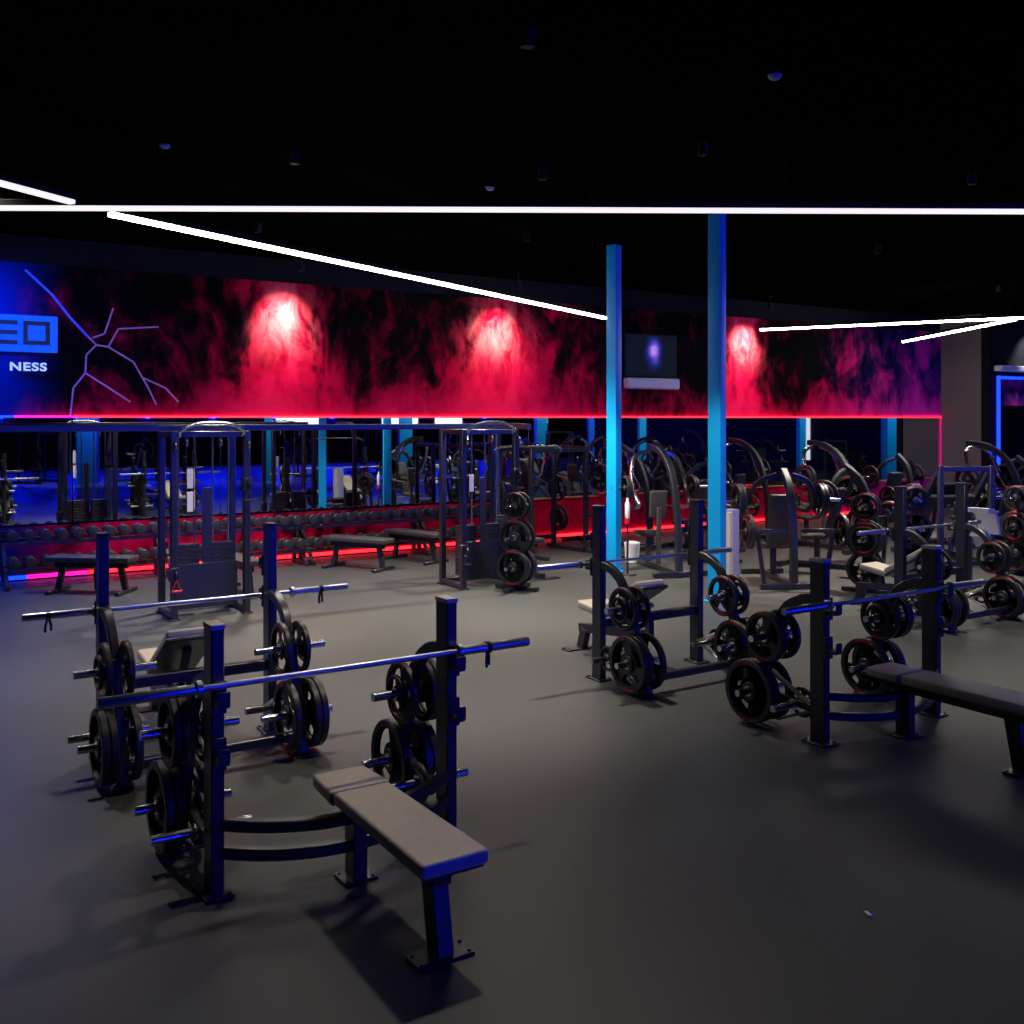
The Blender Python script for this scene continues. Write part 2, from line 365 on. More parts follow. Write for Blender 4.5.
for px, z, w, m, lab in ((888, 31, .35, 'cyan', 'cyan column reflected in the last mirror panes on the right'), (800, 32, .22, 'cyan', 'cyan column reflected in the mirror right of the near blue column'),
        (641, 29, .2, 'cyan', 'cyan column reflected just right of the rear blue column'), (590, 33, .2, 'blue', 'blue column reflected left of the rear blue column'),
        (268, 34, .26, 'cyan', 'cyan column reflected between the two cable towers'), (88, 33, .6, 'blue', 'wide blue pier reflected in the mirror left of the cable towers'),
        (405, 36, .45, 'cyan', 'cyan pier reflected in the mirror left of the right cable tower'), (540, 37, .4, 'cyan', 'cyan pier reflected in the mirror right of the right cable tower')):
    p = virt(px, z); column(p, w, M[m], lab)
    q = p + N*1.7; q.z = CEIL-.085; t = thing('added_downlight', f'ceiling spotlight shining on the {lab}'[:80].rsplit(' ', 1)[0], 'spotlight', q, TH)  # spotlight added to brighten each reflected column
    mb = MB(); mb.lathe([(-.05, .04), (-.045, .046), (.05, .046), (.084, .025)], (0, 0, 0), 'Z', 16); mb.build('lamp_head', M['housing'], t)
    d_ = bpy.data.lights.new('added_column_spot', 'SPOT'); d_.energy = 420*max(1, w*2.5); d_.color = (.9, .95, 1); d_.spot_size = 1.0; d_.spot_blend = .8; d_.shadow_soft_size = .1
    l_ = bpy.data.objects.new('added_column_spot', d_); C.objects.link(l_); l_.location = q-Vector((0, 0, .08)); l_.rotation_euler = (Vector((p.x, p.y, 1.3))-l_.location).to_track_quat('-Z', 'Y').to_euler()

# ------------------------------------------------------------------ lights
SH = 3.93
def strip(p, q, lab, w=.07, m='light'):
    p, q = Vector(p), Vector(q); d = q-p; L = d.length; t = thing('strip_light', lab, 'strip light', (p+q)/2, math.atan2(d.y, d.x), None)
    t.location.z = SH
    mb = MB(); mb.box((0, 0, .045), (L, w+.012, .05), bev=.004); mb.build('housing', M['housing'], t)
    mb = MB(); mb.box((0, 0, .003), (L-.01, w, .034), bev=.006); mb.build('diffuser', M[m], t)
    k = max(2, int(L/3)); mb = MB()
    for i in range(k): x = -L/2+.2+(L-.4)*i/(k-1); mb.tube([(x, 0, .068), (x, 0, CEIL-SH)], .0025, 5)
    mb.build('hanging_wire', M['housing'], t); return t
strip((-9.5, 8.16, 0), (10.2, 8.5, 0), 'long white strip light crossing the whole picture under the ceiling', m='light2')
strip((-4.9, 4.4, 0), (-3.53, 8.04, 0), 'short white strip light slanting in at the upper left', m='light2')
strip((-3.42, 8.5, 0), (1.62, 17.35, 0), 'white strip light slanting from the upper left down to the rear blue column')
strip((4.87, 19.66, 0), (13.5, 14.55, 0), 'white strip light right of the near blue column, the longer right one')
strip((8.9, 22.76, 0), (8.86, 17.6, 0), 'short white strip light at far right, ends before the mural corner')
def lamp(kind, name, loc, e, col, **k):
    d = bpy.data.lights.new(name, kind); d.energy = e; d.color = col
    for a, b in k.items(): setattr(d, a, b)
    o = bpy.data.objects.new(name, d); C.objects.link(o); o.location = loc; return o
def aim(o, tgt): o.rotation_euler = (Vector(tgt)-o.location).to_track_quat('-Z', 'Y').to_euler()
for px, e, lab in ((283, 1, 'small black ceiling spotlight over the left bright patch of the mural'), (495, .8, 'small black ceiling spotlight over the middle bright patch of the mural'), (743, 1.3, 'small black ceiling spotlight beside the near column, over the right bright patch')):
    u = wu(px); p = uv(u, WALL_N-.75, CEIL-.22)
    t = thing('ceiling_spotlight', lab, 'spotlight', p, TH, 'spotlights above the mural')
    mb = MB(); mb.tube([(0, 0, .06), (0, 0, .22)], .012, 8); mb.lathe([(.205, .05), (.219, .05)], (0, 0, 0), 'Z', 16); mb.build('stem', M['housing'], t)
    mb = MB(); mb.lathe([(-.06, .048), (-.055, .055), (.07, .055), (.085, .03)], (0, 0, 0), 'Z', 16); mb.build('lamp_head', M['housing'], t)
    l = lamp('SPOT', 'mural_spot', p+Vector((0, 0, -.09)), 210*e, (1, .82, .74), spot_size=math.radians(74), spot_blend=.9, shadow_soft_size=.05); aim(l, uv(u, WALL_N, 3.45))
u = UC+1.6; l = lamp('SPOT', 'side_spot', uv(u, N2-.6, 4.4), 260, (.95, .93, 1), spot_size=math.radians(80), spot_blend=.9, shadow_soft_size=.05); aim(l, uv(u, N2, 3.5))
for k, (p, tg, e, ang, lab) in enumerate((((.9, 11.2), (1.46, 14.3, 1.0), 800, 26, 'aimed at the rear column'), ((.1, 6.3), (-.35, 5.3, 0), 78, 80, 'over the nearest flat bench'), ((1.7, 8.9), (2.46, 12.0, 1.2), 700, 28, 'aimed at the near column'),
        ((-3.2, 12.6), (-3.0, 12.6, 0), 420, 88, 'over the floor between the cable towers'), ((0.2, 13.2), (.3, 13.2, 0), 480, 88, 'over the floor left of the rear column'), ((5.2, 14.2), (5.2, 14.2, 0), 500, 95, 'over the machines at the right'),
        ((-2.0, 9.2), (-2.0, 9.4, 0), 300, 90, 'over the floor behind the left incline bench'), ((.3, 9.8), (.2, 9.9, 0), 300, 90, 'over the floor in the middle'), ((-4.6, 8.0), (-4.2, 7.6, 0), 150, 95, 'over the floor at the left edge'), ((4.6, 10.0), (4.8, 10.0, 0), 200, 90, 'over the floor behind the right flat bench'), ((9.0, 18.5), (9.2, 18.6, 0), 110, 95, 'over the floor before the grey corner wall'))):
    p = Vector((*p, CEIL-.085)); t = thing('added_downlight', f'added black ceiling spotlight {lab}', 'spotlight', p, TH)  # spotlights added to brighten the floor, near bench and columns
    mb = MB(); mb.tube([(0, 0, .06), (0, 0, .084)], .03, 12); mb.build('stem', M['housing'], t)
    mb = MB(); mb.lathe([(-.05, .04), (-.045, .046), (.05, .046), (.065, .025)], (0, 0, 0), 'Z', 16); mb.build('lamp_head', M['housing'], t)
    l = lamp('SPOT', 'added_ceiling_spot', p+Vector((0, 0, -.08)), e*(3.0 if ang > 79 else 1), (1, .88, .74), spot_size=math.radians(ang), spot_blend=.8, shadow_soft_size=.12); aim(l, tg)
# blue light tubes on the back wall, unseen, above what the mirrors show
for k in range(9):
    u = 4.6+k*2.9
    mb = MB(); mb.box((0, 0, 3.3), (.16, .05, 2.2), bev=.01); o = mb.build('unseen_blue_light_tube', M['tubeblue']); o.location = uv(u, NB+.06); o.rotation_euler = (0, 0, TH)
    tag(o, f'vertical blue light tube out of view behind the camera, {ords[k]} along the back wall', 'light tube', 'unseen blue tubes on the back wall')
M['tubewhite'] = mat('white_tube', (.8, .8, .8), .5, emit=(1, .98, .92), es=1.1)
for nn, w_, lab in ((5.9, .34, 'right'), (.7, .2, 'left')):
    mb = MB(); mb.box((0, 0, 1.9), (.05, w_, 3.0), bev=.01); o = mb.build('white_light_tube', M['tubewhite']); o.location = uv(U1-.06, nn); o.rotation_euler = (0, 0, TH)
    tag(o, f'upright white light reflected in the right mirrors, the {lab} one', 'light tube')
l = lamp('AREA', 'sign_glow', uv(.4, WALL_N-.5, 4.0), 220, (.03, .1, 1), shape='RECTANGLE', size=1.2, size_y=.1); aim(l, uv(.9, WALL_N, 2.6))
for px, w, k in ((320, 2.2, 0), (425, 2.0, 1), (475, 1.6, 2), (570, .8, 3)):
    z = 44/(math.cos(TH)-.542*(px-512)/1000)*.98; p = virt(px, z); u = p.dot(U)
    mb = MB(); mb.box((0, 0, 2.1), (w, .05, .4), bev=.005); o = mb.build('lit_panel', M['tubewin']); o.location = uv(u, NB+.05); o.rotation_euler = (0, 0, TH)
    tag(o, f'bright white panel reflected at the top edge of the mirrors, {ords[k]} from the left', 'light panel', 'white panels on the back wall')
for px, y, h in ((775, 7.2, 0), (165, 9.05, 0), (490, 10.7, 0)):
    t = at(px, y, CEIL); mb = MB(); mb.lathe([(-.035, .012), (-.03, .035), (-.012, .05), (0, .05)], (0, 0, 0), 'Z', 20)
    o = mb.build('ceiling_sensor', M['lilac']); o.location = t
    tag(o, {775: 'tiny ceiling sensor dome at upper right', 165: 'tiny ceiling sensor dome at upper left', 490: 'tiny ceiling sensor dome right above the long strip light'}[px], 'sensor', 'ceiling sensors')

# ------------------------------------------------------------------ weight plates, barbells
def plate_maker(R, t):
    def f():
        e = thing('weight_plate', '', 'weight plate'); S = 36
        mb = MB(); bm = mb.bm; ra = [.027, R*.34, R*.42, R*.76, R*.84]
        rings = [[bm.verts.new((0, r*math.cos(2*PI*k/S), r*math.sin(2*PI*k/S))) for k in range(S)] for r in ra]; fs = []
        for i in range(4):
            for k in range(S):
                if i == 2 and k % 12 < 8: continue
                fs.append(bm.faces.new((rings[i][k], rings[i][(k+1) % S], rings[i+1][(k+1) % S], rings[i+1][k])))
        bmesh.ops.solidify(bm, geom=fs, thickness=t*.5)
        xs = [v.co.x for v in bm.verts]; mid = (max(xs)+min(xs))/2
        for v in bm.verts: v.co.x -= mid
        n0 = len(bm.faces)
        def ring(r0, r1, h):
            pr = [(-h, r0), (-h, r1-.006), (-h+.006, r1), (h-.006, r1), (h, r1-.006), (h, r0), (-h, r0)]
            rr = [[bm.verts.new((a, r*math.cos(2*PI*k/S), r*math.sin(2*PI*k/S))) for k in range(S)] for a, r in pr[:-1]]; rr.append(rr[0])
            for q0, q1 in zip(rr, rr[1:]):
                for k in range(S): bm.faces.new((q0[k], q0[(k+1) % S], q1[(k+1) % S], q1[k]))
        ring(R*.82, R, t/2); ring(.0275, R*.3, t*.42)
        for sx in (-1, 1):
            for a in (PI*.5, PI*1.5):
                for j in range(-2, 3):
                    c = a+j*.17; mb.box((sx*(t/2+.0005), R*.91*math.cos(c), R*.91*math.sin(c)), (.002, R*.07, R*.10), (c, 0, 0), bev=0)
        bm.faces.ensure_lookup_table(); nb = len(bm.faces)
        for f_ in bm.faces[nb-120:]: f_.material_index = 1
        mb.build('disc', M['rubber'], e, extra=M['red'])
        mb = MB(); bm = mb.bm; ring2 = [(-t*.48, .0272), (-t*.48, .036), (t*.48, .036), (t*.48, .0272)]
        rr = [[bm.verts.new((a, r*math.cos(2*PI*k/24), r*math.sin(2*PI*k/24))) for k in range(24)] for a, r in ring2]; rr.append(rr[0])
        for q0, q1 in zip(rr, rr[1:]):
            for k in range(24): bm.faces.new((q0[k], q0[(k+1) % 24], q1[(k+1) % 24], q1[k]))
        mb.build('hub', M['steel'], e); return e
    return f
SIZES = {'L': (.225, .045), 'M': (.175, .036), 'S': (.105, .026)}
PL = {k: Pool(plate_maker(*v)) for k, v in SIZES.items()}
SZN = {'L': 'large', 'M': 'medium', 'S': 'small'}
def load(mtx, rz, x0, y, z, s, seq, where, grp):
    """stack plates along local x from x0 outward with sign s"""
    x = x0; n = len(seq)
    for i, k in enumerate(seq):
        t = SIZES[k][1]+.003; p = mtx @ Vector((x+s*t/2, y, z)); x += s*t
        pos = 'the only plate' if n == 1 else ('innermost' if i == 0 else ('outermost' if i == n-1 else 'middle'))
        PL[k].put(p, rz, f'{SZN[k]} black plate, {pos} {where}', grp)
def barbell_maker():
    e = thing('barbell', '', 'barbell')
    mb = MB(); mb.tube([(-.66, 0, 0), (.66, 0, 0)], .0145, 14); mb.build('shaft', M['bar'], e)
    for s in (-1, 1):
        mb = MB(); mb.lathe([(s*.655, .03), (s*.66, .037), (s*.685, .037), (s*.69, .025), (s*1.095, .025), (s*1.1, .022)], seg=20); mb.build('sleeve', M['bar'], e)
    return e
BB = Pool(barbell_maker)
def clip_maker():
    e = thing('spring_clip', '', 'barbell clip')
    mb = MB()
    for i in range(3): mb.tube([(i*.009-.009, .029*math.cos(a*PI/8), .029*math.sin(a*PI/8)) for a in range(17)], .0035, 6, 1)
    mb.build('coil', M['rubber'], e)
    for s in (-1, 1): mb = MB(); mb.tube([(s*.009, .006*s, -.028), (s*.02, .02*s, -.07), (s*.02, .024*s, -.1)], .008, 7, 3); mb.build('grip', M['rubber'], e)
    return e
CLIP = Pool(clip_maker)

# ------------------------------------------------------------------ benches
def foot(mb, x, y, w=.13, d=.16):
    mb.box((x, y, .008), (w, d, .014), bev=.003)
    for a in (-1, 1):
        for b in (-1, 1): mb.lathe([(.015, .009), (.024, .009)], (x+a*(w/2-.02), y+b*(d/2-.02), 0), 'Z', 6)
def hook(mb, x, h):
    mb.box((x, -.072, h-.01), (.072, .02, .15), bev=.003); mb.box((x, -.115, h-.03), (.055, .085, .025), bev=.003); mb.box((x, -.158, h), (.055, .014, .07), bev=.004)
HORNS = [(.40, .66, 'upper'), (.53, .25, 'low'), (.20, .22, 'post-side')]
def storage(e, X, side, lo):
    """plate storage frame of one upright"""
    x = side*X
    mb = MB(); mb.rtube([(x, .05, .97), (x, .16, .95), (x, .28, .88), (x, .36, .76), (x, .40, .66)], .055, .07, 4); mb.build('storage_arm', M['frame'], e)
    mb = MB(); mb.beam((x, .385, .72), (x, .62, .015), .055, .085, up=Vector((1, 0, 0)) if 0 else Vector((0, 1, 0))); foot(mb, x, .62, .1, .12); mb.build('storage_leg', M['frame'], e)
    mb = MB(); mb.beam((x, .055, .22), (x, .54, .25), .045, .05); mb.build('lower_rail', M['frame'], e)
    mb = MB(); mb.tube([(x+side*-.045, .49, .40), (x+side*-.045, .07, .20)], .019, 8); mb.tube([(x+side*-.045, .07, .20), (x+side*-.045, .42, .05)], .010, 8); mb.build('steel_brace', M['brace'], e)
    for y, h, nm in HORNS:
        mb = MB(); mb.tube([(x-.24, y, h), (x+.24, y, h)], .0245, 14)
        for s in (-1, 1): mb.lathe([(x+s*.032, .04), (x+s*.042, .04)], (0, y, h), 'X', 16)
        mb.build('plate_peg', M['steel'], e)
def flat_bench_maker():
    e = thing('bench_press_rack', '', 'weight bench'); X = .615; H = 1.235
    for s in (-1, 1):
        mb = MB(); mb.box((s*X, 0, H/2), (.062, .125, H-.006), bev=.006); foot(mb, s*X, 0, .14, .2); u_ = mb.build('upright', M['frame'], e)
        mb = MB(); mb.box((s*X, 0, H+.004), (.07, .13, .026), bev=.008, seg=2); mb.build('end_cap', M['cap'], u_)
        for h in (.93, .67):
            mb = MB(); hook(mb, s*X, h); mb.build('bar_hook', M['frame2'], u_)
        storage(e, X, s, 0)
    for h in (.33, .20):
        mb = MB(); mb.rtube([(-X, -.03, h), (-.42, -.13, h-.02), (-.2, -.19, h-.035), (0, -.205, h-.04), (.2, -.19, h-.035), (.42, -.13, h-.02), (X, -.03, h)], .05, .055, 5); mb.build('curved_rail', M['frame'], e)
    mb = MB(); mb.beam((0, -.06, .345), (0, -1.1, .345), .06, .075); mb.build('spine', M['frame'], e)
    mb = MB(); mb.beam((0, -.22, .32), (0, -.22, .01), .07, .11, up=Vector((0, 1, 0))); foot(mb, 0, -.22, .17, .14); mb.build('leg', M['frame'], e)
    mb = MB(); mb.beam((0, -1.0, .33), (0, -1.06, .01), .075, .1, up=Vector((0, 1, 0))); foot(mb, 0, -1.06, .26, .12); mb.build('leg', M['frame'], e)
    for y0, y1, nm in ((.0, -.27, 'head_pad'), (-.28, -1.19, 'bench_pad')):
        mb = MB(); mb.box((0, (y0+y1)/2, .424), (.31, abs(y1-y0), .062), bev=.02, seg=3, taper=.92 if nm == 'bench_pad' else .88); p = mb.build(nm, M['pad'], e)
        mb = MB(); mb.box((0, (y0+y1)/2, .388), (.27, abs(y1-y0)-.03, .012), bev=0, taper=.9); mb.build('pad_board', M['padside'], p)
    return e
def incline_bench_maker():
    e = thing('incline_bench_rack', '', 'weight bench'); X = .555; H = 1.45
    for s in (-1, 1):
        mb = MB(); mb.box((s*X, 0, H/2), (.062, .12, H-.006), bev=.006); foot(mb, s*X, 0, .14, .2); u_ = mb.build('upright', M['frame'], e)
        mb = MB(); mb.box((s*X, 0, H+.004), (.07, .126, .02), bev=.008, seg=2); mb.build('end_cap', M['frame2'], u_)
        for h in (.95, 1.17):
            mb = MB(); hook(mb, s*X, h); mb.build('bar_hook', M['frame2'], u_)
        storage(e, X, s, 0)
    mb = MB(); mb.rtube([(-X, .0, .47), (X, 0, .47)], .06, .075, 0); mb.build('cross_beam', M['frame'], e)
    mb = MB(); mb.rtube([(-X, .57, .12), (X, .57, .12)], .05, .06, 0); mb.build('rear_cross_bar', M['frame'], e)
    mb = MB(); mb.beam((0, -.02, .3), (0, -1.0, .2), .06, .08); mb.beam((0, 0, .3), (0, 0, .45), .06, .06); mb.build('spine', M['frame'], e)
    mb = MB(); mb.beam((0, -.92, .2), (0, -.98, .01), .07, .09, up=Vector((0, 1, 0))); foot(mb, 0, -.98, .4, .12); mb.build('leg', M['frame'], e)
    mb = MB(); mb.beam((0, -.15, .3), (0, -.15, .01), .07, .08, up=Vector((0, 1, 0))); foot(mb, 0, -.15, .2, .12); mb.build('leg', M['frame'], e)
    mb = MB(); mb.beam((0, -.3, .26), (0, -.06, .64), .05, .05, up=Vector((1, 0, 0))); mb.build('backrest_support', M['frame2'], e)
    a = math.radians(31)
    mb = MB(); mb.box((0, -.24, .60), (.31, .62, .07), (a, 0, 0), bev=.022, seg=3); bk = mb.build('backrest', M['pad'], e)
    mb = MB(); mb.box((0, -.24+.035*math.sin(a)+.004, .60-.035*math.cos(a)-.004), (.34, .64, .03), (a, 0, 0), bev=.008); mb.build('backrest_board', M['padside'], bk)
    mb = MB(); mb.box((0, -.66, .44), (.32, .38, .07), (-.12, 0, 0), bev=.022, seg=3); mb.build('seat', M['pad'], e)
    mb = MB(); mb.beam((0, -.66, .41), (0, -.64, .23), .05, .05); mb.build('seat_post', M['frame2'], e)
    return e
FB, IB = Pool(flat_bench_maker), Pool(incline_bench_maker)
def place_bench(pool, c, rz, X, label, who, hbar, loads, barlabel, clips=(), shift=0):
    e = pool.put(c, rz, label); mt = Matrix.Translation(c) @ Euler((0, 0, rz)).to_matrix().to_4x4()
    flip = -1 if abs(rz) > PI/2 else 1
    for s in (-1, 1):
        sd = 'left' if s*flip < 0 else 'right'
        for hi, (y, h, hn) in enumerate(HORNS):
            for io, seq in ((1, loads[hi][0]), (-1, loads[hi][1])):
                if seq: load(mt, rz, s*X+io*s*.044, y, h, io*s, seq, f'on {hn} {"outward" if io > 0 else "inward"} peg, {sd} of {who[4:]}', f'weight plates stored on {who}')
    BB.put(mt @ Vector((shift, -.118, hbar)), rz, barlabel)
    for x, lab in clips: CLIP.put(mt @ Vector((x, -.118, hbar-.0)), rz, lab)
    return mt
ANG = TH
LF = [('MM', 'MS'), ('LL', 'L'), ('', 'S')]
LI = [('MS', 'M'), ('LL', 'L'), ('S', '')]
place_bench(FB, Vector((-.865, 4.97, 0)), ANG, .615, 'black flat bench press rack nearest the camera, at lower left', 'the nearest flat bench', .985, LF, 'long steel barbell across the nearest flat bench, lit blue', ((.80, 'black spring clip on the right end of the barbell of the nearest bench'),), shift=-.045)
place_bench(FB, Vector((2.60, 7.10, 0)), ANG, .615, 'black flat bench press rack on the right, pad reaching the picture edge', 'the right flat bench', .957, LF, 'long steel barbell across the flat bench on the right')
place_bench(IB, Vector((-2.17, 6.74, 0)), ANG+PI-2*PI, .555, 'black incline bench rack behind the nearest flat bench on the left', 'the left incline bench', .94, LI, 'long steel barbell across the incline bench on the left', ((.86, 'black spring clip on the left end of the left incline bench barbell'), (-.98, 'black spring clip on the right end of the left incline bench barbell')), shift=-.09)
place_bench(IB, Vector((1.20, 8.73, 0)), ANG-PI, .555, 'black incline bench rack in the middle, in front of the blue columns', 'the middle incline bench', .96, LI, 'long steel barbell across the incline bench in the middle')
place_bench(IB, Vector((4.66, 11.1, 0)), ANG-PI, .555, 'black incline bench rack behind the right flat bench', 'the right incline bench', .977, LI, 'steel barbell across the incline bench at the right rear')

# ------------------------------------------------------------------ cable crossover
def crossover():
    e = thing('cable_crossover', 'tall black cable crossover station with two towers joined by a long beam', 'cable machine', at(204, 11.3), TH)
    for cx, vis in ((0, 1), (3.62, 1)):
        k = -1 if cx else 1
        for sx in (-1, 1):
            for sy in (-1, 1):
                mb = MB(); x, y = cx+sx*.40, sy*.27
                mb.box((x, y, 1.03), (.07, .08, 2.05), bev=.006); foot(mb, x, y, .12, .12); mb.build('post', M['frame'] if sy > 0 else M['frame'], e)
        mb = MB()
        for sx in (-1, 1): mb.box((cx+sx*.40, 0, 2.02), (.06, .54, .06), bev=.005)
        for sy in (-1, 1): mb.box((cx, sy*.27, 2.02), (.80, .06, .06), bev=.005)
        mb.build('top_frame', M['frame'], e); mb = MB()
        for sx in (-1, 1): mb.box((cx+sx*.40, 0, .05), (.06, .54, .06), bev=.005)
        mb.box((cx, .27, .05), (.80, .06, .06), bev=.005); mb.build('bottom_frame', M['frame'], e)
        for sx in (-1, 1):
            mb = MB()
            for i in range(14): mb.box((cx+sx*.19, .02, .17+i*.046), (.26, .11, .042), bev=.003)
            st = mb.build('weight_stack', M['rubber'], e)
            mb = MB()
            for j in (-1, 1): mb.tube([(cx+sx*.19+j*.09, .02, .09), (cx+sx*.19+j*.09, .02, 1.99)], .011, 8)
            mb.build('guide_rod', M['steel'], e)
            for xx, yy, z0, z1 in ((.19, .02, .8, 1.97), (.40, -.36, .25, 1.96)): mb = MB(); mb.tube([(cx+sx*xx, yy, z0), (cx+sx*xx, yy, z1)], .004, 6); mb.build('cable', M['rubber'], e)
            for xx, yy, zz in ((.19, .02, 1.93), (.40, -.34, 1.9)): mb = MB(); mb.lathe([(-.012, .055), (0, .045), (.012, .055)], (cx+sx*xx, yy, zz), 'X', 18); mb.build('pulley', M['steel'], e)
            hh = 1.45 if sx > 0 else .5
            mb = MB(); mb.box((cx+sx*.40, -.27, hh), (.10, .12, .16), bev=.008); mb.lathe([(-.012, .05), (0, .04), (.012, .05)], (cx+sx*.40, -.36, hh), 'X', 18); cr = mb.build('carriage', M['frame'], e)
            mb = MB(); x = cx+sx*.40; mb.tube([(x, -.38, hh-.05), (x-.05, -.38, hh-.17), (x+.05, -.38, hh-.17), (x, -.38, hh-.05)], .006, 6, 1); mb.tube([(x-.055, -.38, hh-.17), (x+.055, -.38, hh-.17)], .015, 8); mb.build('handle', M['red'] if sx < 0 and not cx else M['rubber'], cr)
        mb = MB(); mb.box((cx, -.10, .33), (.70, .012, .50), bev=.004); mb.box((cx, -.10, 1.0), (.1, .012, .84), bev=.004); mb.build('shroud', M['frame'], e)
        for z in (1.53, 1.27) if not cx else (1.35,):
            mb = MB(); mb.box((cx-.19*1.0, -.13, z), (.065, .008, .22), bev=.002); mb.build('placard', M['white'], e)
        mb = MB(); mb.tube([(cx-.34, -.29, 2.0), (cx-.34, -.34, 2.06), (cx-.16, -.36, 2.14), (cx+.16, -.36, 2.14), (cx+.34, -.34, 2.06), (cx+.34, -.29, 2.0)], .018, 9); mb.build('pull_up_bar', M['steel'], e)
    mb = MB(); mb.box((-.2, .0, 2.09), (8.4, .07, .07), bev=.006); mb.build('top_beam', M['frame'], e)
    for y in (-.27, .27):
        mb = MB(); mb.box((-4.2, y, 1.03), (.07, .08, 2.05), bev=.006); foot(mb, -4.2, y, .12, .12); mb.build('end_post', M['frame'], e)
    mb = MB(); mb.box((-4.2, 0, 2.02), (.06, .5, .06), bev=.005); mb.build('end_frame', M['frame'], e)
crossover()
t = thing('pulldown_machine', 'black lat pulldown machine with a tall rounded frame beside the right cable tower', 'cable machine', at(515, 14.2), TH)
mb = MB(); mb.rtube([(0, .5, .02), (0, .5, 1.5), (0, .45, 1.95), (0, .3, 2.08), (0, -.35, 2.08)], .08, .08, 5); foot(mb, 0, .5, .3, .2); mb.build('mast', M['frame'], t)
mb = MB(); mb.beam((0, .5, .05), (0, -.7, .05), .08, .07); foot(mb, 0, -.7, .5, .12); mb.build('base_rail', M['frame'], t)
mb = MB(); mb.beam((0, -.3, .05), (0, -.3, .48), .07, .07); mb.build('seat_post', M['frame'], t)
mb = MB(); mb.box((0, -.3, .5), (.34, .4, .07), bev=.02, seg=3); mb.build('seat', M['pad2'], t)
mb = MB(); mb.tube([(-.25, .02, .62), (.25, .02, .62)], .06, 14); mb.beam((0, .02, .05), (0, .02, .62), .05, .05); mb.build('thigh_roller', M['rubber'], t)
mb = MB(); mb.tube([(-.55, -.35, 1.72), (-.45, -.35, 1.8), (.45, -.35, 1.8), (.55, -.35, 1.72)], .014, 8, 3); mb.tube([(0, -.35, 1.8), (0, -.35, 2.05)], .004, 6); mb.build('pulldown_bar', M['steel'], t)
mb = MB()
for i in range(16): mb.box((0, .38, .14+i*.042), (.28, .11, .038), bev=.003)
mb.build('weight_stack', M['rubber'], t)

# ------------------------------------------------------------------ dumbbell racks and dumbbells
RL = 2.05
TIERS = ((.58, 'upper', 0.05), (.25, 'lower', -.12))
def rack_maker():
    e = thing('dumbbell_rack', '', 'dumbbell rack')
    for s in (-1, 1):
        mb = MB(); x = s*(RL/2-.05); mb.beam((x, .28, .72), (x, .28, .03), .05, .08); mb.beam((x, -.30, .03), (x, .32, .03), .05, .05)
        mb.beam((x, -.22, .05), (x, .24, .54), .045, .05, up=Vector((1, 0, 0))); mb.build('side_frame', M['frame2'], e)
    for z, nm, y in TIERS:
        mb = MB()
        for dy in (-.085, .085): mb.box((0, y+dy, z+dy*.25), (RL-.02, .035, .05), bev=.004)
        mb.build('tray', M['frame'], e)
    return e
def dumbbell_maker():
    e = thing('dumbbell', '', 'dumbbell')
    mb = MB(); mb.tube([(0, -.07, 0), (0, .07, 0)], .016, 10); mb.build('handle', M['steel'], e)
    for s in (-1, 1):
        mb = MB(); mb.lathe([(s*.065, .06), (s*.072, .07), (s*.135, .07), (s*.142, .062)], (0, 0, 0), 'Y', 18)
        mb.lathe([(s*.142, .045), (s*.144, .04)], (0, 0, 0), 'Y', 18); mb.build('head', M['rubber2'], e)
    return e
M['rubber2'] = mat('grey_urethane', (.028, .03, .029), .4, 0, .5, noise=(50, .2))
RK, DB = Pool(rack_maker), Pool(dumbbell_maker)
rn = ['leftmost', 'second', 'third', 'rightmost']
for k in range(4):
    c = uv(1.75+RL/2+k*RL-.3, WALL_N-.55)
    RK.put(c, TH, f'two-tier black dumbbell rack against the mirror wall, {rn[k]} of the four', 'dumbbell racks along the wall')
    for z, nm, y in TIERS:
        for j in range(10):
            x = -RL/2+.13+j*(RL-.26)/9
            DB.put(c + U*x + N*y + Vector((0, 0, z+.087)), TH, f'round-headed black dumbbell, {ords[j]} from left on {nm} tier of the {rn[k]} rack', 'dumbbells on the two-tier racks')

# small flat benches in front of the racks
def small_bench():
    e = thing('flat_bench', '', 'bench')
    mb = MB(); mb.box((0, 0, .43), (.3, 1.1, .07), bev=.02, seg=3); mb.build('pad', M['pad2'], e)
    mb = MB(); mb.beam((0, -.48, .35), (0, .48, .35), .06, .07); mb.build('spine', M['frame'], e)
    for s in (-1, 1):
        mb = MB(); mb.beam((0, s*.38, .33), (0, s*.45, .02), .06, .07); mb.box((0, s*.45, .025), (.5, .06, .045), bev=.005); mb.build('leg', M['frame'], e)
    return e
SB = Pool(small_bench)
for px, y, rz, lab in ((92, 12.6, .9, 'small flat bench before the dumbbell rack at left edge'), (358, 14.6, .5, 'small flat bench before the dumbbell rack between the cable towers'), (236, 12.6, .1, 'small flat bench behind the left cable tower'), (415, 15.4, .3, 'small flat bench at the dumbbell rack behind the right cable tower')):
    SB.put(at(px, y), TH+rz, lab)

